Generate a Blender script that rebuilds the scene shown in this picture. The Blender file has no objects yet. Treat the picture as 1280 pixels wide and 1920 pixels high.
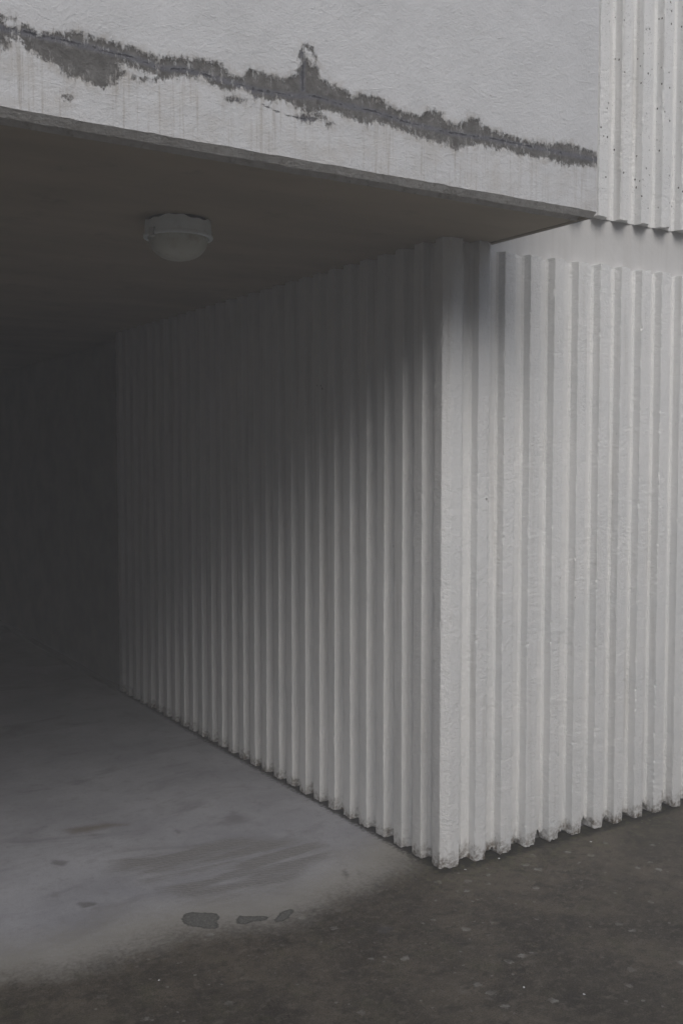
import bpy, math
import numpy as np
from mathutils import Matrix, Vector
rng = np.random.default_rng(7)
R = math.radians
SC = bpy.context.scene
COL = SC.collection

# ---------------------------------------------------------------- camera
cam_d = bpy.data.cameras.new('camera')
cam_d.sensor_fit = 'VERTICAL'; cam_d.sensor_height = 36.0; cam_d.lens = 35.94
cam_d.clip_start = 0.05; cam_d.clip_end = 500
cam = bpy.data.objects.new('camera', cam_d); COL.objects.link(cam)
CR = [[0.847066, 0.02962, 0.530662], [-0.531488, 0.047207, 0.845749], [0.0, 0.998446, -0.05573]]
M = Matrix.Identity(4)
for i in range(3):
    M[i][0] = CR[i][0]; M[i][1] = CR[i][1]; M[i][2] = -CR[i][2]
M[0][3], M[1][3], M[2][3] = -2.351, -2.963, 1.55
cam.matrix_world = M
SC.camera = cam

# ---------------------------------------------------------------- daylight: overcast
SUN_EL, SUN_AZ = 44.0, 200.0      # azimuth clockwise from +Y
w = bpy.data.worlds.new('World'); SC.world = w; w.use_nodes = True
nt = w.node_tree; nt.nodes.clear()
sky = nt.nodes.new('ShaderNodeTexSky'); sky.sky_type = 'NISHITA'; sky.sun_disc = False
sky.sun_elevation = R(SUN_EL); sky.sun_rotation = R(SUN_AZ); sky.dust_density = 2.5; sky.air_density = 1.0
hs = nt.nodes.new('ShaderNodeHueSaturation'); hs.inputs['Saturation'].default_value = 0.74
bg = nt.nodes.new('ShaderNodeBackground'); bg.inputs['Strength'].default_value = 0.080
wo = nt.nodes.new('ShaderNodeOutputWorld')
# overcast distribution: the zenith is brighter than the horizon
tc = nt.nodes.new('ShaderNodeTexCoord'); sz = nt.nodes.new('ShaderNodeSeparateXYZ')
ma = nt.nodes.new('ShaderNodeMath'); ma.operation = 'MULTIPLY_ADD'; ma.inputs[1].default_value = 1.5; ma.inputs[2].default_value = 0.25; ma.use_clamp = False
sm = nt.nodes.new('ShaderNodeVectorMath'); sm.operation = 'SCALE'
nt.links.new(tc.outputs['Generated'], sz.inputs[0]); nt.links.new(sz.outputs[2], ma.inputs[0]); nt.links.new(ma.outputs[0], sm.inputs['Scale'])
nt.links.new(sky.outputs[0], hs.inputs['Color']); nt.links.new(hs.outputs[0], sm.inputs[0]); nt.links.new(sm.outputs[0], bg.inputs[0]); nt.links.new(bg.outputs[0], wo.inputs[0])
sd = bpy.data.lights.new('sun', 'SUN'); sd.energy = 1.45; sd.angle = R(38); sd.color = (1.0, 0.99, 0.975)
so = bpy.data.objects.new('sun', sd); COL.objects.link(so)
az, el = R(SUN_AZ), R(SUN_EL)
sv = Vector((math.sin(az)*math.cos(el), math.cos(az)*math.cos(el), math.sin(el)))
so.rotation_euler = sv.to_track_quat('Z', 'Y').to_euler(); so.location = sv*20
vs = SC.view_settings
vs.view_transform = 'Standard'; vs.look = 'None'; vs.exposure = 0.20; vs.gamma = 1.0
SC.cycles.max_bounces = 10; SC.cycles.diffuse_bounces = 4; SC.cycles.volume_bounces = 1

# ---------------------------------------------------------------- traced wear marks (world metres)
DAMAGE = [(-1.804, 2.567), (-1.734, 2.562), (-1.709, 2.559), (-1.673, 2.551), (-1.648, 2.539), (-1.61, 2.55), (-1.572, 2.555), (-1.546, 2.563), (-1.5, 2.558), (-1.46, 2.556), (-1.412, 2.556), 
(-1.384, 2.546), (-1.342, 2.547), (-1.314, 2.55), (-1.27, 2.556), (-1.226, 2.563), (-1.173, 2.56), (-1.158, 2.552), (-1.15, 2.54), (-1.112, 2.54), (-1.096, 2.561), (-1.072, 2.569), (-1.04, 2.561), 
(-0.992, 2.559), (-0.967, 2.568), (-0.951, 2.581), (-0.934, 2.61), (-0.942, 2.636), (-0.932, 2.655), (-0.917, 2.667), (-0.9, 2.662), (-0.888, 2.64), (-0.892, 2.621), (-0.878, 2.609), (-0.875, 2.586), 
(-0.84, 2.574), (-0.797, 2.567), (-0.77, 2.555), (-0.716, 2.567), (-0.689, 2.566), (-0.662, 2.559), (-0.634, 2.552), (-0.587, 2.543), (-0.529, 2.54), (-0.51, 2.559), (-0.48, 2.567), (-0.454, 2.56), 
(-0.44, 2.54), (-0.41, 2.539), (-0.38, 2.544), (-0.349, 2.565), (-0.318, 2.57), (-0.297, 2.553), (-0.254, 2.543), (-0.201, 2.542), (-0.135, 2.536), (-0.067, 2.537), (-0.022, 2.538), (0.025, 2.552), 
(0.072, 2.556), (0.12, 2.55), (0.168, 2.547), (0.193, 2.537), (0.194, 2.506), (0.097, 2.488), (0.026, 2.485), (-0.021, 2.494), (-0.089, 2.487), (-0.112, 2.491), (-0.156, 2.487), (-0.2, 2.497), 
(-0.243, 2.487), (-0.307, 2.493), (-0.369, 2.478), (-0.399, 2.462), (-0.45, 2.473), (-0.509, 2.476), (-0.567, 2.482), (-0.624, 2.491), (-0.689, 2.498), (-0.716, 2.482), (-0.761, 2.489), (-0.806, 
2.497), (-0.832, 2.5), (-0.875, 2.495), (-0.909, 2.482), (-0.942, 2.488), (-0.992, 2.504), (-1.025, 2.491), (-1.073, 2.493), (-1.112, 2.513), (-1.151, 2.496), (-1.196, 2.504), (-1.219, 2.516), 
(-1.278, 2.511), (-1.307, 2.502), (-1.343, 2.487), (-1.399, 2.479), (-1.434, 2.485), (-1.461, 2.454), (-1.495, 2.438), (-1.535, 2.453), (-1.574, 2.452), (-1.599, 2.472), (-1.637, 2.483), (-1.668, 
2.491), (-1.692, 2.518), (-1.708, 2.507), (-1.72, 2.488), (-1.735, 2.479), (-1.806, 2.478)]
CRACK = [(-1.805, 2.532), (-1.734, 2.533), (-1.661, 2.536), (-1.572, 2.535), (-1.48, 2.533), (-1.412, 2.53), (-1.357, 2.523), (-1.328, 2.521), (-1.27, 2.53), (-1.166, 2.523), (-1.072, 2.516), 
(-0.976, 2.52), (-0.892, 2.532), (-0.806, 2.526), (-0.698, 2.526), (-0.586, 2.515), (-0.43, 2.511), (-0.307, 2.518), (-0.179, 2.52), (0.025, 2.523), (0.188, 2.522)]
CRACK2 = [(-1.135, 2.48), (-1.088, 2.497), (-1.041, 2.477), (-0.992, 2.466), (-0.943, 2.465), (-0.9, 2.468)]
HOLES = [[(-1.729, 2.551), (-1.71, 2.557), (-1.683, 2.556), (-1.688, 2.543), (-1.716, 2.539)], [(-1.451, 2.51), (-1.413, 2.505), (-1.35, 2.499), (-1.357, 2.488), (-1.406, 2.485), (-1.434, 2.488)], 
[(-0.932, 2.65), (-0.905, 2.65), (-0.892, 2.63), (-0.885, 2.611), (-0.905, 2.613), (-0.92, 2.634)]]
SPOTS = [[(-1.166, 2.477), (-1.135, 2.485), (-1.101, 2.483), (-1.12, 2.474), (-1.158, 2.47)], [(-0.951, 2.468), (-0.917, 2.478), (-0.88, 2.474), (-0.892, 2.461), (-0.934, 2.456)], [(-0.904, 2.484), 
(-0.875, 2.487), (-0.849, 2.482), (-0.875, 2.475), (-0.9, 2.475)], [(-0.861, 2.466), (-0.832, 2.471), (-0.84, 2.459), (-0.858, 2.458)], [(-1.587, 2.406), (-1.566, 2.412), (-1.564, 2.405), (-1.577, 
2.395), (-1.585, 2.396), (-1.574, 2.403)], [(-0.806, 2.526), (-0.779, 2.502), (-0.806, 2.493)]]
PRINTS = [[(-1.03, 0.146), (-1.006, 0.178), (-0.978, 0.179), (-0.943, 0.148), (-0.914, 0.125), (-0.914, 0.101), (-0.925, 0.08), (-0.943, 0.068), (-0.941, 0.044), (-0.957, 0.022), (-0.991, 0.044), 
(-1.021, 0.081), (-1.035, 0.116)], [(-0.877, 0.05), (-0.854, 0.064), (-0.826, 0.041), (-0.786, 0.021), (-0.776, 0.001), (-0.803, -0.011), (-0.835, 0.005), (-0.868, -0.002), (-0.888, 0.016)], 
[(-0.772, -0.025), (-0.75, -0.007), (-0.715, 0.019), (-0.684, 0.019), (-0.679, 0.006), (-0.705, -0.021), (-0.741, -0.045), (-0.757, -0.049), (-0.776, -0.036)]]
WORN = [[(-1.068, 0.841), (-0.923, 0.879), (-0.749, 0.803), (-0.586, 0.749), (-0.394, 0.649), (-0.298, 0.554), (-0.248, 0.389), (-0.304, 0.299), (-0.413, 0.277), (-0.492, 0.183), (-0.651, 0.097), 
(-0.837, 0.139), (-0.946, 0.208), (-1.007, 0.296), (-1.083, 0.456), (-1.119, 0.633)]]
BROWN = [[(-1.133, 1.183), (-1.045, 1.178), (-0.935, 1.161), (-0.844, 1.089), (-0.867, 1.059), (-0.942, 1.077), (-1.036, 1.066), (-1.119, 1.083)]]
DAMP = [[(-1.194, 1.912), (-1.032, 1.953), (-0.796, 1.954), (-0.647, 1.759), (-0.865, 1.66), (-1.127, 1.606), (-1.284, 1.541)], [(-0.393, 1.701), (-0.198, 1.683), (-0.137, 1.391), (-0.273, 1.288), 
(-0.41, 1.467)], [(-1.247, 0.872), (-1.215, 0.828), (-1.231, 0.802), (-1.261, 0.838)], [(-0.358, 0.213), (-0.336, 0.211), (-0.372, 0.136), (-0.396, 0.123)], [(-0.314, 0.197), (-0.296, 0.162), 
(-0.339, 0.115), (-0.337, 0.142)], [(-1.281, 0.442), (-1.248, 0.417), (-1.273, 0.408)], [(-0.512, -0.261), (-0.483, -0.275), (-0.506, -0.3), (-0.525, -0.288)], [(-0.723, 0.919), (-0.711, 0.904), 
(-0.726, 0.885)]]
DRYEDGE = [(-2.19, 0.195), (-1.784, 0.108), (-1.631, 0.114), (-1.482, 0.074), (-1.318, 0.062), (-1.122, 0.109), (-0.951, 0.068), (-0.816, 0.021), (-0.651, 0.022), (-0.418, 0.082), (-0.257, 0.149), 
(-0.077, 0.194), (0.109, 0.166)]
FLAKES = [(.196, -.035, .006), (-.25, -.92, .0045), (-.37, -.80, .004), (.02, -.05, .006), (.62, -.10, .006), (-1.25, -.2, .004)]
HAZE = 0.0285

# ---------------------------------------------------------------- numeric helpers
def vnoise(x, y, seed=0):
    xi = np.floor(x).astype(np.int64); yi = np.floor(y).astype(np.int64)
    fx = x-xi; fy = y-yi; fx = fx*fx*(3-2*fx); fy = fy*fy*(3-2*fy)
    def h(a, b):
        n = (a*374761393 + b*668265263 + seed*1442695041) & 0xffffffff
        n = ((n ^ (n >> 13))*1274126177) & 0xffffffff
        return ((n ^ (n >> 16)) & 0xffff)/65535.0
    return (h(xi, yi)*(1-fx)+h(xi+1, yi)*fx)*(1-fy) + (h(xi, yi+1)*(1-fx)+h(xi+1, yi+1)*fx)*fy
def fbm(x, y, seed=0, o=4):
    s = 0; a = 1; t = 0
    for k in range(o):
        s = s+a*(vnoise(x*2**k, y*2**k, seed+k*17)-0.5); t += a; a *= 0.55
    return s/t*2
def sdf(px, py, poly, closed=True):
    """signed distance, negative inside"""
    P = np.array(poly, float); n = len(P)
    d = np.full(px.shape, 1e9); ins = np.zeros(px.shape, bool)
    for i in range(n if closed else n-1):
        a = P[i]; b = P[(i+1) % n]; e = b-a
        t = np.clip(((px-a[0])*e[0]+(py-a[1])*e[1])/max(e@e, 1e-12), 0, 1)
        d = np.minimum(d, np.hypot(px-a[0]-t*e[0], py-a[1]-t*e[1]))
        if closed:
            c = ((a[1] > py) != (b[1] > py))
            with np.errstate(divide='ignore', invalid='ignore'):
                xx = (b[0]-a[0])*(py-a[1])/(b[1]-a[1])+a[0]
            ins ^= c & (px < xx)
    return np.where(ins, -d, d)
def many(px, py, polys):
    d = np.full(px.shape, 1e9)
    for p in polys: d = np.minimum(d, sdf(px, py, p))
    return d

# ---------------------------------------------------------------- object helpers
def empty(name, loc, label, cat, group=None):
    o = bpy.data.objects.new(name, None); COL.objects.link(o); o.location = loc
    o.empty_display_size = 0.2
    o['label'] = label; o['category'] = cat
    if group: o['group'] = group
    return o
def wloc(o):
    v = Vector(o.location)
    while o.parent: o = o.parent; v += Vector(o.location)
    return v
def mesh_obj(name, verts, faces, mat, parent=None, smooth=False, attrs=None):
    me = bpy.data.meshes.new(name)
    verts = np.asarray(verts, dtype=np.float64)
    if parent is not None: verts = verts-np.array(wloc(parent))
    if isinstance(faces, np.ndarray):
        me.vertices.add(len(verts)); me.vertices.foreach_set('co', verts.ravel())
        nf = len(faces)
        me.loops.add(nf*4); me.loops.foreach_set('vertex_index', faces.ravel().astype(np.int32))
        me.polygons.add(nf)
        me.polygons.foreach_set('loop_start', np.arange(nf, dtype=np.int32)*4)
        me.update(calc_edges=True)
    else:
        me.from_pydata([tuple(v) for v in verts], [], faces)
    me.validate()
    for k, v in (attrs or {}).items():
        a = me.attributes.new(k, 'FLOAT', 'POINT'); a.data.foreach_set('value', np.asarray(v, dtype=np.float32).ravel())
    me.polygons.foreach_set('use_smooth', [smooth]*len(me.polygons))
    me.materials.append(mat); me.update()
    o = bpy.data.objects.new(name, me); COL.objects.link(o)
    if parent is not None: o.parent = parent
    return o
def gridfaces(nu, nv, flip=False):
    i = np.arange((nu-1)*(nv-1)); u = i % (nu-1); v = i//(nu-1)
    a = v*nu+u
    f = np.stack([a, a+1, a+nu+1, a+nu], 1)
    return f[:, ::-1].copy() if flip else f
def boxes(name, bl, mat, parent=None):
    V = []; F = []
    for (x0, y0, z0, x1, y1, z1) in bl:
        b = len(V)
        V += [(x0,y0,z0),(x1,y0,z0),(x1,y1,z0),(x0,y1,z0),(x0,y0,z1),(x1,y0,z1),(x1,y1,z1),(x0,y1,z1)]
        F += [[b+i for i in q] for q in ((0,3,2,1),(4,5,6,7),(0,1,5,4),(1,2,6,5),(2,3,7,6),(3,0,4,7))]
    return mesh_obj(name, V, F, mat, parent)

# ---------------------------------------------------------------- material helpers
class NT:
    def __init__(s, name):
        s.m = bpy.data.materials.new(name); s.m.use_nodes = True
        s.t = s.m.node_tree; s.t.nodes.clear()
        s.out = s.t.nodes.new('ShaderNodeOutputMaterial')
        s.b = s.t.nodes.new('ShaderNodeBsdfPrincipled'); s.t.links.new(s.b.outputs[0], s.out.inputs[0])
        s.pos = s.t.nodes.new('ShaderNodeTexCoord').outputs['Object']
    def n(s, ty, **k):
        q = s.t.nodes.new(ty)
        for a, v in k.items(): setattr(q, a, v)
        return q
    def set(s, inp, v):
        if hasattr(v, 'is_output') or isinstance(v, bpy.types.NodeSocket): s.t.links.new(v, inp)
        else: inp.default_value = v
    def math(s, op, a, b=0.0, c=0.0, clamp=False):
        q = s.n('ShaderNodeMath', operation=op, use_clamp=clamp)
        s.set(q.inputs[0], a); s.set(q.inputs[1], b); s.set(q.inputs[2], c); return q.outputs[0]
    def sc(s, v, vec=None):
        q = s.n('ShaderNodeVectorMath', operation='MULTIPLY'); s.set(q.inputs[0], vec or s.pos); q.inputs[1].default_value = v; return q.outputs[0]
    def noise(s, scale, detail=4, rough=0.55, vec=None, dist=0.0):
        q = s.n('ShaderNodeTexNoise'); s.set(q.inputs['Vector'], vec or s.pos); s.set(q.inputs['Scale'], scale)
        q.inputs['Detail'].default_value = detail; q.inputs['Roughness'].default_value = rough; q.inputs['Distortion'].default_value = dist
        return q.outputs[0]
    def vor(s, scale, vec=None, out='Distance', rnd=1.0):
        q = s.n('ShaderNodeTexVoronoi'); s.set(q.inputs['Vector'], vec or s.pos); q.inputs['Scale'].default_value = scale
        q.inputs['Randomness'].default_value = rnd; return q.outputs[out]
    def ss(s, v, a, b, c=0.0, d=1.0):
        q = s.n('ShaderNodeMapRange', interpolation_type='SMOOTHSTEP'); s.set(q.inputs['Value'], v)
        for i, x in zip(('From Min', 'From Max', 'To Min', 'To Max'), (a, b, c, d)): s.set(q.inputs[i], x)
        return q.outputs[0]
    def mix(s, f, a, b):
        q = s.n('ShaderNodeMix', data_type='RGBA'); s.set(q.inputs[0], f); s.set(q.inputs[6], a); s.set(q.inputs[7], b); return q.outputs[2]
    def attr(s, name):
        q = s.n('ShaderNodeAttribute', attribute_name=name); return q.outputs['Fac']
    def sep(s, vec=None):
        q = s.n('ShaderNodeSeparateXYZ'); s.set(q.inputs[0], vec or s.pos); return q.outputs
    def bump(s, h, dist, strength=1.0, prev=None):
        q = s.n('ShaderNodeBump'); s.set(q.inputs['Height'], h); q.inputs['Distance'].default_value = dist; q.inputs['Strength'].default_value = strength
        if prev is not None: s.t.links.new(prev, q.inputs['Normal'])
        return q.outputs[0]
    def fin(s, color, rough=0.85, normal=None, spec=0.3):
        s.set(s.b.inputs['Base Color'], color); s.set(s.b.inputs['Roughness'], rough)
        s.set(s.b.inputs['Specular IOR Level'], spec)
        if normal is not None: s.t.links.new(normal, s.b.inputs['Normal'])
        return s.m
def c3(r, g, b): return (r, g, b, 1.0)
PAINT = c3(.815, .812, .80)

# paint on the ribbed concrete: thick, pitted, dirty at the foot; z is height above the ground
def mat_ribbed(name, zfoot, pits, lumps=1.0):
    t = NT(name)
    z = t.sep()[2]
    big = t.noise(3.0, 5, .6)
    ver = t.noise(1.0, 5, .6, t.sc((22, 22, 1.1)))
    fine = t.noise(160, 4, .6)
    mid = t.noise(38, 5, .62)
    brush = t.noise(1.0, 3, .6, t.sc((300, 300, 12)))
    col = t.mix(t.ss(big, .3, .75), PAINT, c3(.76, .765, .76))
    col = t.mix(t.ss(ver, .52, .78, 0, .45), col, c3(.50, .485, .455))
    # grime at the foot
    if zfoot is not None:
        zz = t.math('ADD', z, t.math('MULTIPLY', t.math('SUBTRACT', t.noise(24, 5, .7), .5), .16))
        foot = t.ss(zz, zfoot-.035, zfoot+.045, 1, 0)
        col = t.mix(t.math('MULTIPLY', foot, t.ss(t.noise(55, 4, .7), .36, .60, .10, 1.0)), col, c3(.13, .10, .07))
        foot2 = t.ss(zz, zfoot-.062, zfoot-.022, 1, 0)
        col = t.mix(foot2, col, c3(.11, .09, .06))
    # pits: sparse holes down to dark concrete
    pd = t.vor(55, t.sc((1.0, 1.0, .75)))
    sel = t.ss(t.noise(9, 3, .6), pits, pits+.10)
    sel2 = t.ss(t.vor(55, t.sc((1.0, 1.0, .75)), 'Color'), .55, .59)
    pd = t.math('ADD', pd, t.math('MULTIPLY', t.math('SUBTRACT', t.noise(190, 3, .7), .5), .22))
    pit = t.math('MULTIPLY', t.math('MULTIPLY', t.ss(pd, .15, .22, 1, 0), sel), sel2)
    pd2 = t.vor(210); sel3 = t.ss(t.vor(210, None, 'Color'), .80, .83)
    pit2 = t.math('MULTIPLY', t.math('MULTIPLY', t.ss(pd2, .2, .3, 1, 0), sel3), t.ss(t.noise(7, 3), pits-.12, pits+.05))
    pp = t.math('MAXIMUM', pit, t.math('MULTIPLY', pit2, .8))
    col = t.mix(pp, col, c3(.05, .035, .028))
    h = t.math('ADD', t.math('MULTIPLY', fine, .25), t.math('MULTIPLY', mid, 1.0*lumps))
    h = t.math('ADD', h, t.math('MULTIPLY', brush, .28))
    h = t.math('SUBTRACT', h, t.math('MULTIPLY', pp, 1.0))
    h = t.math('ADD', h, t.math('MULTIPLY', t.noise(85, 5, .65), .9))
    nb = t.bump(h, .0044, .85)
    return t.fin(col, .62, nb, .35)
M_RIB = mat_ribbed('white_ribbed_paint', .03, .62)
M_RIBIN = mat_ribbed('white_ribbed_paint_passage', .02, .66, .8)
M_RIBUP = mat_ribbed('white_ribbed_paint_pitted', None, .43)

def mat_band():
    t = NT('white_smooth_paint')
    z = t.sep()[2]
    st = t.noise(1.0, 4, .6, t.sc((26, 26, .8)))
    col = t.mix(t.ss(st, .45, .75, 0, .3), c3(.62, .612, .60), c3(.47, .45, .42))
    h = t.math('ADD', t.math('MULTIPLY', t.noise(30, 5, .6), 1.0), t.math('MULTIPLY', t.noise(220, 3), .2))
    return t.fin(col, .6, t.bump(h, .002, .7), .35)
M_BAND = mat_band()

def mat_fascia():
    t = NT('white_stucco_with_bare_patch')
    x, y, z = t.sep()[:3]
    d = t.attr('damage'); cr = t.attr('crack'); stn = t.attr('runs')
    n1 = t.math('SUBTRACT', t.noise(72, 8, .74, t.sc((1.0, 1, .75))), .5)
    n2 = t.math('SUBTRACT', t.noise(1.0, 5, .75, t.sc((210, 210, 45))), .5)
    dd = t.math('ADD', t.math('ADD', d, .0005), t.math('ADD', t.math('MULTIPLY', n1, .062), t.math('MULTIPLY', n2, .022)))
    bare = t.ss(dd, -.0075, .0050, 1, 0)
    # paint remnants scattered in the bare band
    rem = t.math('MULTIPLY', t.ss(t.noise(1.0, 6, .72, t.sc((48, 48, 24))), .51, .60), t.ss(d, -.040, -.004))
    rem = t.math('MULTIPLY', rem, t.ss(t.noise(1, 4, .8, t.sc((260, 260, 60))), .42, .52))
    bare2 = t.math('MULTIPLY', bare, t.math('SUBTRACT', 1.0, t.math('MULTIPLY', rem, .85)))
    blot = t.noise(5, 5, .6)
    col = t.mix(t.ss(blot, .3, .75), c3(.65, .655, .665), c3(.59, .595, .602))
    thin = t.math('MULTIPLY', t.ss(dd, -.004, .016, 1, 0), t.ss(t.noise(1, 5, .75, t.sc((130, 130, 34))), .50, .60))
    col = t.mix(t.math('MULTIPLY', thin, .55), col, c3(.20, .185, .165))
    # grubby rim round the bare band and streaks below it
    halo = t.ss(dd, .0, .030, .38, 0)
    col = t.mix(t.math('MULTIPLY', halo, t.ss(t.noise(30, 4, .6), .40, .62)), col, c3(.34, .30, .25))
    sx = t.noise(1.0, 4, .65, t.sc((95, 95, 2.6)))
    sx2 = t.noise(1.0, 3, .6, t.sc((7, 7, .5)))
    run = t.math('MULTIPLY', t.math('MULTIPLY', t.ss(sx, .50, .66), t.ss(sx2, .40, .56)), stn)
    col = t.mix(t.math('MULTIPLY', run, .50), col, c3(.34, .31, .27))
    low = t.math('MULTIPLY', stn, t.ss(t.noise(11, 5, .65), .38, .72, 0, .30))
    col = t.mix(low, col, c3(.42, .375, .315))
    # small specks
    vd = t.vor(60); vs_ = t.ss(t.vor(60, None, 'Color'), .90, .92)
    sp = t.math('MULTIPLY', t.math('MULTIPLY', t.ss(vd, .10, .17, 1, 0), vs_), t.ss(t.noise(4, 2), .5, .6))
    col = t.mix(t.math('MULTIPLY', sp, .8), col, c3(.22, .18, .14))
    bc = t.mix(t.ss(t.noise(26, 6, .72), .3, .72), c3(.088, .084, .079), c3(.190, .186, .180))
    bc = t.mix(t.math('MULTIPLY', t.ss(dd, -.012, 0.0), .55), bc, c3(.07, .062, .050))
    blue = t.ss(t.math('ADD', cr, t.math('MULTIPLY', n1, .016)), .002, .013, 1, 0)
    bc = t.mix(t.math('MULTIPLY', blue, .55), bc, c3(.145, .150, .185))
    col = t.mix(bare2, col, bc)
    hair = t.ss(t.math('ADD', cr, t.math('ADD', t.math('MULTIPLY', n1, .018), t.math('MULTIPLY', t.math('SUBTRACT', t.noise(11, 4, .6), .45), .016))), .0002, .0030, 1, 0)
    col = t.mix(t.math('MULTIPLY', hair, .65), col, c3(.045, .045, .055))
    st = t.math('MULTIPLY', t.noise(1.0, 5, .66, t.sc((85, 85, 95)), 0), .8)
    lump = t.noise(14, 5, .6)
    lines = t.ss(t.noise(1.0, 5, .62, t.sc((9, 9, 30)), 1.2), .56, .70)
    h = t.math('ADD', t.math('MULTIPLY', st, 1.0), t.math('MULTIPLY', lump, 1.3))
    h = t.math('ADD', h, t.math('MULTIPLY', lines, .16))
    h = t.math('ADD', h, t.math('MULTIPLY', t.noise(230, 3, .6), .35))
    h = t.math('SUBTRACT', h, t.math('MULTIPLY', bare2, .55))
    h = t.math('SUBTRACT', h, t.math('MULTIPLY', hair, .9))
    return t.fin(col, t.math('ADD', .66, t.math('MULTIPLY', bare, .22)), t.bump(h, .0034, .85), .3)
M_FASC = mat_fascia()

def mat_lip():
    t = NT('grubby_drip_edge')
    sx = t.noise(1.0, 4, .6, t.sc((34, 34, 1)))
    col = t.mix(t.ss(t.noise(30, 5, .65), .3, .7), c3(.56, .54, .51), c3(.68, .67, .65))
    col = t.mix(t.ss(sx, .55, .72, 0, .6), col, c3(.26, .23, .20))
    h = t.math('ADD', t.noise(140, 4, .6), t.noise(35, 4, .6))
    return t.fin(col, .85, t.bump(h, .003, .8), .2)
M_LIP = mat_lip()

def mat_soffit():
    t = NT('brown_grey_soffit')
    n = t.noise(2.2, 5, .6, t.sc((.6, 1.6, 1)))
    col = t.mix(t.ss(n, .3, .72), c3(.37, .32, .245), c3(.45, .39, .30))
    n2 = t.noise(6, 5, .7)
    col = t.mix(t.ss(n2, .56, .74, 0, .35), col, c3(.18, .155, .125))
    x, y, z = t.sep()[:3]
    h = t.math('ADD', t.noise(1.0, 4, .6, t.sc((12, 60, 10))), t.math('MULTIPLY', t.noise(150, 3), .3))
    return t.fin(col, .9, t.bump(h, .002, .5), .15)
M_SOF = mat_soffit()

def mat_dark(name, a):
    t = NT(name)
    col = t.mix(t.ss(t.noise(4, 5, .6), .3, .7), c3(a, a, a), c3(a*1.5, a*1.45, a*1.35))
    return t.fin(col, .95, t.bump(t.noise(60, 4), .003, .5), .1)
M_DARK = mat_dark('dark_concrete', .070)  # even dark grey for cores, slab, roof and lamp plate
M_OPP = mat_dark('grey_render', .07)
M_BARE = mat_dark('bare_grey_concrete', .17)
M_PANE = NT('window_glass'); M_PANE = M_PANE.fin(c3(.03, .035, .04), .08, None, .5)

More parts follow.
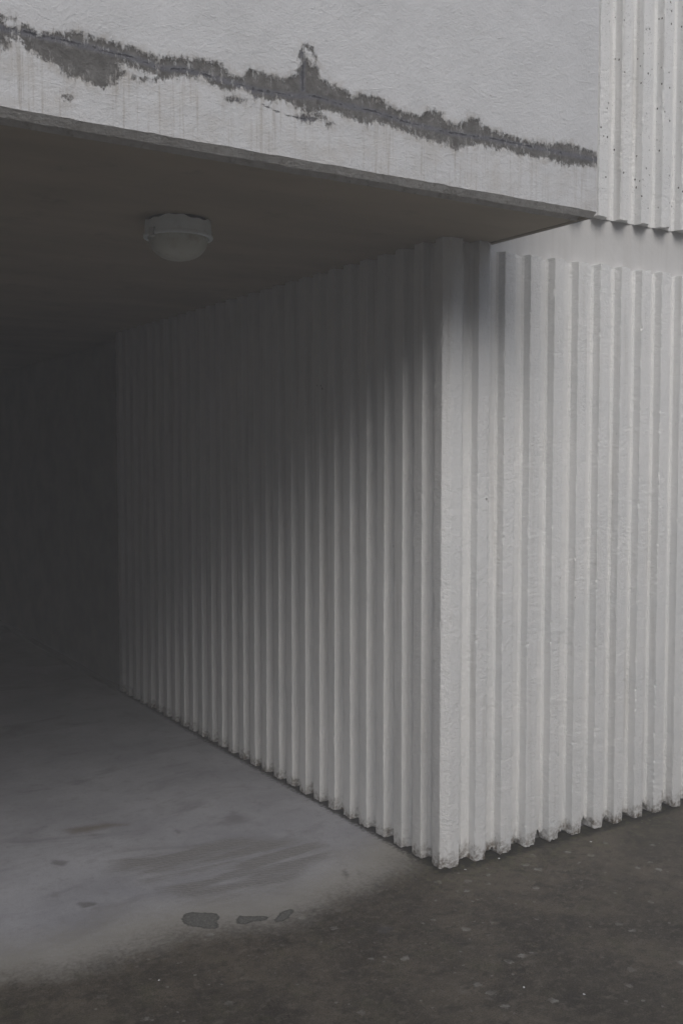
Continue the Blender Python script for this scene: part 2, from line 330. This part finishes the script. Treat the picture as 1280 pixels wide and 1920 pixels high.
def mat_ground():
    t = NT('worn_concrete_ground')
    x, y, z = t.sep()[:3]
    fl2 = t.sc((1, 1, 0))
    edge = t.attr('dry')                     # metres inside (positive) of the drip line
    pr = t.attr('prints'); wn = t.attr('worn'); br = t.attr('brown'); dm = t.attr('damp'); ft = t.attr('foot')
    w1 = t.math('SUBTRACT', t.noise(3.2, 6, .62, fl2), .5)
    w2 = t.math('SUBTRACT', t.noise(60, 5, .7, fl2), .5)
    e = t.math('ADD', edge, t.math('ADD', t.math('MULTIPLY', w1, .26), t.math('MULTIPLY', w2, .28)))
    dry = t.ss(e, -.18, .08)
    mossy = t.ss(e, -.30, -.02)
    # exposed outdoor concrete: damp, brown, lichen spots, dark algae clouds
    wet = t.mix(t.ss(t.noise(2.3, 8, .70, fl2), .36, .64), c3(.036, .029, .021), c3(.100, .083, .061))
    wet = t.mix(t.ss(t.noise(7, 8, .74, fl2), .48, .66, 0, .65), wet, c3(.020, .016, .012))
    wet = t.mix(t.ss(t.noise(5.1, 5, .7, t.sc((1.3, 1, 0))), .52, .68, 0, .5), wet, c3(.080, .076, .044))
    grain = t.noise(190, 3, .7, fl2)
    wet = t.mix(t.ss(grain, .52, .66, 0, .50), wet, c3(.13, .115, .098))
    wet = t.mix(t.ss(grain, .36, .48, .75, 0), wet, c3(.012, .010, .008))
    lv = t.math('ADD', t.vor(17, t.sc((1, 1, 0))), t.math('MULTIPLY', t.math('SUBTRACT', t.noise(60, 5, .75, fl2), .5), .75))
    lsel = t.ss(t.vor(17, t.sc((1, 1, 0)), 'Color'), .66, .70)
    lc = t.math('MULTIPLY', t.math('MULTIPLY', t.ss(lv, .20, .27, 1, 0), lsel), t.ss(t.noise(3.7, 3, .6, fl2), .38, .48))
    wet = t.mix(t.math('MULTIPLY', lc, t.ss(t.noise(23, 3, .6, fl2), .35, .65, .25, .85)), wet, c3(.24, .236, .214))
    lv2 = t.math('ADD', t.vor(42, t.sc((1, 1, 0))), t.math('MULTIPLY', w2, .8))
    lsel2 = t.ss(t.vor(42, t.sc((1, 1, 0)), 'Color'), .76, .80)
    lc2 = t.math('MULTIPLY', t.math('MULTIPLY', t.ss(lv2, .16, .24, 1, 0), lsel2), t.ss(t.noise(2.9, 3, .6, fl2), .36, .5))
    wet = t.mix(t.math('MULTIPLY', lc2, .65), wet, c3(.21, .207, .187))
    wet = t.mix(t.ss(t.noise(34, 7, .75, fl2), .50, .62, 0, .55), wet, c3(.125, .110, .088))
    wet = t.mix(t.ss(t.noise(19, 7, .75, t.sc((1, 1.2, 0))), .52, .62, 0, .6), wet, c3(.020, .017, .012))
    # sheltered floor: pale violet grey dust
    dr = t.mix(t.ss(t.noise(2.1, 6, .6, fl2), .3, .7), c3(.250, .250, .272), c3(.36, .36, .385))
    dr = t.mix(t.ss(t.noise(1.0, 6, .62, t.sc((1.5, 3.4, 0)), 1.0), .52, .74, 0, .65), dr, c3(.135, .130, .138))
    dr = t.mix(t.ss(t.noise(240, 3, .7, fl2), .5, .68, 0, .38), dr, c3(.12, .12, .125))
    dr = t.mix(t.ss(t.noise(45, 7, .78, fl2), .50, .64, 0, .28), dr, c3(.17, .165, .16))
    dr = t.mix(t.ss(t.noise(13, 8, .75, fl2), .52, .66, 0, .32), dr, c3(.15, .143, .135))
    sand = t.math('MULTIPLY', t.ss(e, .02, .34, 1, 0), .75)
    dr = t.mix(sand, dr, c3(.255, .240, .205))
    # scuffed patch with ripples
    wv = t.n('ShaderNodeTexWave', wave_type='BANDS', bands_direction='DIAGONAL'); t.set(wv.inputs['Vector'], fl2)
    wv.inputs['Scale'].default_value = 26; wv.inputs['Distortion'].default_value = 7; wv.inputs['Detail'].default_value = 3; wv.inputs['Detail Scale'].default_value = 1.6
    sw = t.noise(1.0, 4, .6, t.sc((1.6, 9.0, 0)), .8)
    wm = t.ss(t.math('ADD', wn, t.math('MULTIPLY', w1, .22)), -.10, .02, 1, 0)
    wmx = t.math('MULTIPLY', wm, t.ss(sw, .36, .58, .15, .85))
    dr = t.mix(wmx, dr, t.mix(wv.outputs['Fac'], c3(.150, .145, .143), c3(.215, .208, .200)))
    bm = t.ss(t.math('ADD', br, t.math('MULTIPLY', w2, .05)), -.05, .012, 1, 0)
    dr = t.mix(t.math('MULTIPLY', bm, .7), dr, c3(.125, .100, .068))
    dmm = t.ss(t.math('ADD', dm, t.math('ADD', t.math('MULTIPLY', w1, .12), t.math('MULTIPLY', w2, .02))), -.012, .012, 1, 0)
    col = t.mix(dry, wet, dr)
    col = t.mix(t.math('MULTIPLY', dmm, .6), col, c3(.075, .070, .068))
    pm = t.ss(t.math('ADD', pr, t.math('MULTIPLY', w2, .035)), -.003, .003, 1, 0)
    prim = t.ss(t.math('ABSOLUTE', t.math('ADD', pr, .003)), .0015, .006, 1, 0)
    pc = t.mix(t.ss(t.noise(120, 4, .7, fl2), .35, .7), c3(.060, .060, .054), c3(.14, .14, .13))
    col = t.mix(t.math('MULTIPLY', pm, t.ss(t.noise(75, 4, .7, fl2), .25, .55, .55, .95)), col, pc)
    col = t.mix(t.math('MULTIPLY', prim, .5), col, c3(.045, .045, .038))
    # moss, dark stains and painted gap shade in the joint at the wall foot
    fm = t.ss(t.math('ADD', ft, t.math('MULTIPLY', w2, .10)), .010, .05, 1, 0)
    col = t.mix(t.math('MULTIPLY', fm, .93), col, c3(.012, .010, .008))
    gm = t.math('MULTIPLY', t.ss(ft, .02, .32, 1, 0), t.ss(t.noise(34, 5, .7, fl2), .48, .64))
    gm = t.math('MULTIPLY', gm, t.math('SUBTRACT', 1.0, dry))
    col = t.mix(t.math('MULTIPLY', gm, .55), col, c3(.085, .088, .036))
    rough = t.math('ADD', t.math('MULTIPLY', dry, .28), .62)
    h = t.math('ADD', t.math('MULTIPLY', grain, .9), t.math('MULTIPLY', t.noise(35, 5, .65, fl2), .9))
    h = t.math('ADD', h, t.math('MULTIPLY', t.math('MULTIPLY', wv.outputs['Fac'], wmx), .5))
    h = t.math('SUBTRACT', h, t.math('MULTIPLY', pm, .8))
    return t.fin(col, rough, t.bump(h, .0028, .7), .25)
M_GROUND = mat_ground()

# ---------------------------------------------------------------- ground
def axis(fine0, fine1, step, lo, hi, grow=1.12):
    a = list(np.arange(fine0, fine1+1e-6, step)); s = step
    v = a[-1]
    while v < hi: s *= grow; v += s; a.append(min(v, hi))
    s = step; v = a[0]; b = []
    while v > lo: s *= grow; v -= s; b.append(max(v, lo))
    return np.array(b[::-1]+a)
gx = axis(-1.9, 1.3, .011, -60, 60); gy = axis(-1.15, 1.2, .011, -60, 60)
GX, GY = np.meshgrid(gx, gy); px, py = GX.ravel(), GY.ravel()
pz = fbm(px*1.3, py*1.3, 5)*.006 + fbm(px*30, py*30, 9, 3)*.0012
edge_d = py - np.interp(px, [p[0] for p in DRYEDGE], [p[1] for p in DRYEDGE])
foot = np.where(px < -.05, np.hypot(np.minimum(px+.05, 0), np.minimum(py, 0)), np.where(py < 0, -py, 0.0))
foot = np.where((px < -.05) & (py > 0), np.maximum(-.05-px, 0)+.012, foot)
g = mesh_obj('ground', np.stack([px, py, pz], 1), gridfaces(len(gx), len(gy)), M_GROUND, None, True,
    dict(dry=edge_d, prints=many(px, py, PRINTS), worn=many(px, py, WORN), brown=many(px, py, BROWN), damp=many(px, py, DAMP[2:]), foot=foot))
g['kind'] = 'structure'

# ---------------------------------------------------------------- ribbed walls
PITCH, FACE, DEP, SL = .1220, .052, .044, .003
def near(p): return p[0] < 1.45 and p[1] < 1.6
def cumulative(pts, face_sub=4):
    """subdivide a plan polyline of (x, y, sharp); returns xy, sharpness and averaged outward normals"""
    P = []; S = []
    for i in range(len(pts)-1):
        a, b = np.array(pts[i][:2], float), np.array(pts[i+1][:2], float)
        L = np.linalg.norm(b-a); n = max(1, int(round(L/(.0065 if near(a) else .0135))))
        for k in range(n):
            P.append(a+(b-a)*k/n); S.append(pts[i][2] if k == 0 else 0.0)
    P.append(np.array(pts[-1][:2], float)); S.append(pts[-1][2])
    P = np.array(P); T = np.gradient(P, axis=0); T /= np.linalg.norm(T, axis=1)[:, None]+1e-9
    N = np.stack([T[:, 1], -T[:, 0]], 1)      # outward for a path walked with the solid on its left
    return P, np.array(S), N
def ribbed(name, pts, z0, ztop, mat, parent, dz=.011, seed=1, bot=None, top=.004, chip=1.0, inward=.018, dzmax=None):
    P, S, N = cumulative(pts)
    n = len(P); u = np.r_[0, np.cumsum(np.linalg.norm(np.diff(P, axis=0), axis=1))]
    ztop = np.array([ztop(p[0]) if callable(ztop) else ztop for p in P])
    rows = int((ztop.max()-z0)/dz)+1
    t = np.linspace(0, 1, rows)
    U, T_ = np.meshgrid(u, t)
    zb = z0+np.zeros(n)
    if bot is not None:
        zb = z0+bot(P, u)
    zt = ztop + fbm(u*28, u*0+3.3, seed+5, 3)*top*1.5
    Z = zb[None, :]*(1-T_)+zt[None, :]*T_
    off = fbm(U*5, Z*1.6, seed, 3)*.0016 + fbm(U*26, Z*20, seed+3, 3)*.0010
    sh = np.broadcast_to(S[None, :], U.shape)
    c = fbm(U*3+11, Z*26, seed+8, 4); c2 = fbm(U*2, Z*95, seed+12, 2)
    off = off - sh*chip*(np.clip(c-.22, 0, 1)*.010 + np.clip(c2-.25, 0, 1)*.006) - sh*.0006
    tang = sh*(fbm(U*4+5, Z*14, seed+21, 4)*.0016 + fbm(U*9, Z*80, seed+31, 2)*.0018)
    w_ = np.ones(n); w_[0] = w_[-1] = 0
    X = P[None, :, 0]+N[None, :, 0]*off*w_ - N[None, :, 1]*tang*w_
    Y = P[None, :, 1]+N[None, :, 1]*off*w_ + N[None, :, 0]*tang*w_
    body = np.stack([X.ravel(), Y.ravel(), Z.ravel()], 1)
    # caps run straight back into the wall (plan-perpendicular to the main face, given by 'back')
    bx, by = BACK
    cb = np.stack([P[:, 0]*bx[0]+bx[1]+P[:, 0]*0, P[:, 1]*by[0]+by[1]], 1)
    vb = np.stack([cb[:, 0], cb[:, 1], Z[0]+.002], 1); vt = np.stack([cb[:, 0], cb[:, 1], Z[-1]+.0015], 1)
    V = np.concatenate([vb, body, vt], 0)
    return mesh_obj(name, V, gridfaces(n, rows+2), mat, parent, False)

def front_rib_pts(edges, last_to, depth=DEP, yface=0.0):
    """path in +X along a wall that faces -Y: starts at the foot of the first rib's left side"""
    pts = []
    for x in edges:
        f = FACE+rng.uniform(-.002, .002)
        pts += [(x-SL-.006, yface+depth, 0), (x-SL+.001, yface+depth*.82, 0), (x, yface, 1), (x+f, yface, 1), (x+f+SL+.006, yface+depth*.42, 0), (x+f+SL+.030, yface+depth*.84, 0)]
    pts.append((last_to, yface+depth, 0))
    return pts

lower = empty('ribbed_wall', (0, 0, 0), 'white painted ribbed concrete wall turning the corner into the passage, its ragged foot on the ground', 'wall')
# front panel
L = [.107, .234, .362, .487, .614, .736, .855, .976, 1.097, 1.219]
while L[-1] < 9.0: L.append(L[-1]+PITCH)
def front_bottom(P, u):
    amp = np.clip((P[:, 0]-.02)/.30, .12, 1.0)
    gf = np.clip(P[:, 1]/DEP, 0, 1)
    spikes = np.abs(fbm(u*75, u*0+1.7, 40, 3))*.046 + np.clip(fbm(u*11, u*0+8.1, 44, 2), 0, 1)*.040
    return amp*(spikes*(.32+.68*gf)+gf*.010)+.001
def front_top(x): return 2.338 if x < .185 else 2.314
BACK = ((1, 0), (0, .060))
ribbed('front_panel', [(.071, DEP, 0)]+front_rib_pts(L, 9.3), 0.0, front_top, M_RIB, lower, seed=2, bot=front_bottom, top=.006, chip=1.0)
# corner pilaster: passage face, chamfer, front face
BACK = ((0, .0055), (0, .060))
ribbed('corner_pilaster', [(-.05+DEP, .062+SL, 0), (-.05, .062, 1), (-.05, .016, 1), (-.017, 0.0, 1), (.030, 0.0, 1), (.038, DEP*.42, 0), (.058, DEP*.84, 0), (.071, DEP, 0)],
       0.0, 2.338, M_RIB, lower, seed=9, bot=lambda P, u: .002+np.abs(fbm(u*45, u*0+.7, 61, 3))*.012, top=.002, chip=.55)
# passage side panel: walked from deep inside out to the pilaster
ys = [.135+.1252*k for k in range(27)]
sp = [(.006, ys[-1]+.082, 0), (-.05+DEP, ys[-1]+.080, 0)]
for yv in ys[::-1]:
    f = .055
    sp += [(-.05+DEP, yv+f+SL+.005, 0), (-.05+DEP*.8, yv+f+SL-.002, 0), (-.05, yv+f, 1), (-.05, yv, 1), (-.05+DEP*.8, yv-SL+.002, 0), (-.05+DEP, yv-SL-.005, 0)]
sp.append((-.05+DEP, .062+SL, 0))
BACK = ((0, .0055), (1, 0))
ribbed('passage_panel', sp, 0.0, 2.338, M_RIBIN, lower, dz=.016, seed=15,
       bot=lambda P, u: .001+np.abs(fbm(u*40, u*0+.7, 71, 3))*.014, top=.002, chip=.45)
boxes('wall_core', [(.006, .0605, -.2, 9.3, 9.0, 2.30)], M_BARE, lower)
boxes('smooth_band', [(.187, .046, 2.302, 9.3, .12, 2.56)], M_BAND, lower)

# upper ribbed wall
upper = empty('ribbed_wall', (0, 0, 2.503), 'pitted white ribbed wall panel of the upper storey, right of the stuccoed overhang', 'wall')
UL = [.718+PITCH*k for k in range(-4, 72)]
UL = [.718+.1225*(k) for k in range(-4, 68)]
BACK = ((1, 0), (0, .055))
ribbed('ribbed_panel', [(UL[0]-SL-.03, DEP, 0)]+front_rib_pts(UL, 9.3), 2.503, 6.0, M_RIBUP, upper, dz=.014, seed=33,
       bot=lambda P, u: fbm(u*30, u*0+2.2, 50, 3)*.006+.001, top=.004, chip=1.15)
boxes('wall_core', [(.19, .0555, 2.545, 9.3, 9.0, 6.0)], M_DARK, upper)

# ---------------------------------------------------------------- overhang
X0, YF, ZB, ZL, ZS = .19, -.50, 2.355, 2.336, 2.338
over = empty('overhang', (0, YF, ZL), 'white stuccoed overhang above the dark passage with a long bare concrete scar across it', 'overhang')
fx = np.r_[np.arange(-9, -2.1, .08), np.arange(-2.1, X0-.0001, .0055), [X0]]
fz = np.r_[np.arange(ZB, 3.16, .0055), np.arange(3.2, 6.01, .08)]
FX, FZ = np.meshgrid(fx, fz); qx, qz = FX.ravel(), FZ.ravel()
dmg = sdf(qx, qz, DAMAGE)
dmg = np.minimum(dmg, many(qx, qz, SPOTS))
dmg = np.maximum(dmg, -many(qx, qz, HOLES))
crk = sdf(qx, qz, CRACK, False)
crk2 = sdf(qx, qz, CRACK2, False)+.001
vs_ = sdf(qx, qz, [(-.930, 2.638), (-.929, 2.543)], False)
cl = np.interp(qx, [c[0] for c in CRACK], [c[1] for c in CRACK])
runs = np.clip((cl-qz)/.05, 0, 1)*np.clip((qx+2.4)/.3, .0, 1)
yo = -fbm(qx*2.2, qz*2.2, 80, 4)*.0025 - fbm(qx*18, qz*22, 85, 4)*.0010 + np.clip(-dmg*200, 0, 1)*.0018
ragged = np.exp(-(qz-ZB)/.006)
zz = qz + ragged*fbm(qx*22, qx*0+5, 90, 4)*.0024
yo = yo*(1-np.exp(-(X0-qx)/.02))
mesh_obj('fascia', np.stack([qx, YF+yo, zz], 1), gridfaces(len(fx), len(fz)), M_FASC, over, True,
         dict(damage=dmg, crack=np.minimum(np.minimum(crk, crk2), vs_-.001), runs=runs))
# chamfered drip edge, ragged arrises, with a groove behind
ex = np.r_[np.arange(-9, -2.1, .08), np.arange(-2.1, X0-.0001, .008), [X0]]
prof = [(YF, ZB), (YF+.0175, ZL), (YF+.020, ZL+.001), (YF+.024, ZS+.040), (YF+.036, ZS+.040), (YF+.080, ZS)]
V = []
for k, (yy, z_) in enumerate(prof):
    e1 = fbm(ex*22, ex*0+5, 90, 4)*.0024 if k == 0 else fbm(ex*25, ex*0+k*3.1, 92, 4)*(.0022 if k in (1, 2) else 0)
    yb = 0.0
    if k == 0: 
        yb = np.interp(ex, fx, yo.reshape(len(fz), len(fx))[0])
    xx = ex.copy()
    V.append(np.stack([xx, yy+yb+ex*0, z_+e1], 1))
V = np.concatenate(V, 0)
mesh_obj('drip_edge', V, gridfaces(len(ex), len(prof), True), M_LIP, over, False)
sy = np.r_[np.arange(YF+.080, .03, .02), np.arange(.03, 9.0, .09), [9.0]]
sx = np.r_[np.arange(-9, -2.2, .1), np.arange(-2.2, X0-.026, .03), [X0-.026]]
SX, SY = np.meshgrid(sx, sy)
SZ = ZS + fbm(SX.ravel()*1.1, SY.ravel()*1.1, 95, 3)*.004*np.clip((SY.ravel()-YF-.062)/.3, 0, 1)
mesh_obj('soffit', np.stack([SX.ravel(), SY.ravel(), SZ], 1), gridfaces(len(sx), len(sy), True), M_SOF, over, True)
boxes('edge_strip', [(X0-.013, YF+.021, ZS+.0005, X0-.0005, .031, 2.40)], M_SOF, over)
boxes('slab', [(-9, YF+.04, ZS+.045, X0-.001, 9.0, 6.0)], M_DARK, over)
mesh_obj('end_face', [(X0, YF, ZB), (X0, YF+.0175, ZL), (X0, .0305, ZL), (X0, .0305, 6), (X0, YF, 6)], [[0, 1, 2, 3, 4]], M_BAND, over)

# passage: unseen far side wall, set close in to cut light, and end wall
side = empty('passage_wall', (-2.9, 0, 0), 'dark concrete wall on the far left side of the unlit passage', 'wall')
boxes('wall_panel', [(-9, .0, -.2, -2.9, 9.0, 2.366)], M_BARE, side)
endw = empty('passage_wall', (-1.45, 8.7, 0), 'dark concrete wall closing the deep end of the unlit passage', 'wall')
boxes('wall_panel', [(-2.899, 8.7, -.2, .005, 8.98, 2.367)], M_BARE, endw)

# unseen building behind the camera, added and sized to cut off the low sky
YB = -8.0
opp = empty('building', (0, YB, 0), 'unseen long grey rendered building across the yard, added to cut off the low sky', 'building')
boxes('wall', [(-55, YB-8, -.2, 55, YB, 5.2)], M_OPP, opp)
boxes('roof', [(-55.3, YB-8.3, 5.202, 55.3, YB+.25, 5.38)], M_DARK, opp)
for k in range(20):
    xw = -38+4.1*k
    fr = boxes('window', [(xw, YB+.002, 1.1, xw+1.8, YB+.06, 2.7)], M_BAND, opp)
    boxes('pane', [(xw+.08, YB+.062, 1.18, xw+.87, YB+.075, 2.62), (xw+.93, YB+.062, 1.18, xw+1.72, YB+.075, 2.62)], M_PANE, fr)

# ---------------------------------------------------------------- ceiling lamp
def mat_simple(name, col, rough, nz=60, amt=.002, dirt=c3(.2, .18, .15), da=.4, spec=.4):
    t = NT(name)
    c = t.mix(t.ss(t.noise(22, 5, .65), .45, .75, 0, da), col, dirt)
    return t.fin(c, rough, t.bump(t.noise(nz, 4), amt, .5), spec)
M_HOUS = mat_simple('white_lamp_housing', c3(.88, .93, .93), .5, da=.15)
M_DOME = mat_simple('dusty_opal_dome', c3(.64, .65, .57), .38, 25, .001, c3(.36, .31, .22), .6, .5)
M_CLIP = mat_simple('lamp_clip_metal', c3(.62, .63, .62), .5)
lamp = empty('ceiling_light', (-.962, .283, ZS), 'round white bulkhead lamp with a frosted dome, switched off, on the brown soffit', 'ceiling lamp')
def lathe(name, prof, mat, seg=96, wav=None, smooth=True, parent=lamp):
    th = np.linspace(0, 2*math.pi, seg, endpoint=False)
    V = []; n = len(prof)
    for k, (r, z) in enumerate(prof):
        dzv = wav(th) if (wav and k == wav_k) else 0
        V.append(np.stack([lamp.location.x+r*np.cos(th), lamp.location.y+r*np.sin(th), ZS+z+dzv+0*th], 1))
    V = np.concatenate(V, 0)
    F = []
    for k in range(n-1):
        for i in range(seg):
            a = k*seg+i; b = k*seg+(i+1) % seg
            F.append([a, b, b+seg, a+seg][::-1])
    o = mesh_obj(name, V, F, mat, parent, smooth)
    return o
wav_k = 0
# irregular upper rim (scalloped and broken paint edge)
def rimwav(th): return -.006 - .004*np.sign(np.sin(th*4+.6))*np.abs(np.sin(th*4+.6))**.6 + .0015*np.sin(th*13)
lathe('housing', [(.109, -.001), (.111, -.026), (.1115, -.049), (.1125, -.0515), (.1155, -.0525), (.1162, -.059), (.1145, -.0625), (.104, -.0625), (.1025, -.058), (.100, -.050)], M_HOUS, wav=rimwav, smooth=False)
lathe('mounting_plate', [(.098, .002), (.098, -.016), (.085, -.017)], M_DARK)
dp = [(.1005, -.052), (.0995, -.062)]
for k in range(1, 13):
    a = k/12*math.pi/2
    dp.append((.0985*math.cos(a)**.78 if k < 12 else .0006, -.064-.069*math.sin(a)**1.05))
lathe('dome', dp, M_DOME)
# hooked clip on the rim, camera's left
ang = math.radians(200)
cx, cy = lamp.location.x+.116*math.cos(ang), lamp.location.y+.116*math.sin(ang)
V = []; F = []
pr_ = [(-.004, -.026), (.006, -.030), (.007, -.046), (.004, -.056), (-.008, -.058), (-.009, -.052), (-.001, -.050), (.001, -.044), (-.001, -.034), (-.004, -.033)]
ca, sa = math.cos(ang), math.sin(ang)
for s_ in (-.010, .010):
    for (r_, z_) in pr_: V.append((cx+r_*ca-s_*sa, cy+r_*sa+s_*ca, ZS+z_-.014))
m_ = len(pr_)
F = [list(range(m_)), list(range(2*m_-1, m_-1, -1))]+[[i, (i+1) % m_, m_+(i+1) % m_, m_+i][::-1] for i in range(m_)]
mesh_obj('clip', V, F, M_CLIP, lamp)

# ---------------------------------------------------------------- loose bits on the ground
M_FLAKE = mat_simple('paint_flake', c3(.62, .63, .64), .6)
def flake(x, y, s, seed, label=None, group='paint flakes on the ground'):
    r = np.random.default_rng(seed); n = 7
    a = np.sort(r.uniform(0, 2*math.pi, n)); rr = s*r.uniform(.55, 1.0, n)
    z0 = .006
    V = [(x+rr[i]*math.cos(a[i]), y+rr[i]*math.sin(a[i])*.8, z0+r.uniform(0, .0015)) for i in range(n)]
    V += [(v[0]*.9+x*.1, v[1]*.9+y*.1, v[2]+.0018) for v in V]
    F = [list(range(n))[::-1], list(range(n, 2*n))]+[[i, (i+1) % n, n+(i+1) % n, n+i] for i in range(n)]
    o = mesh_obj('paint_flake', [(v[0]-x, v[1]-y, v[2]) for v in V], F, M_FLAKE)
    o.location = (x, y, 0)
    o['label'] = label or 'tiny white paint flake lying on the damp brown ground'; o['category'] = 'paint flake'; o['group'] = group
    return o
for i, (x, y, s) in enumerate(FLAKES): flake(x, y, s, 100+i)

# ---------------------------------------------------------------- thin air volume added to lift the blacks
hz = NT('black_lift_air'); hz.t.nodes.remove(hz.b)
pv = hz.n('ShaderNodeVolumePrincipled'); pv.inputs['Density'].default_value = HAZE
pv.inputs['Color'].default_value = c3(.95, .95, .95)
hz.t.links.new(pv.outputs[0], hz.out.inputs['Volume'])
if HAZE > 0:
    h = boxes('haze', [(-61, -61, -1.0, 61, 61, 7.0)], hz.m); h['kind'] = 'stuff'
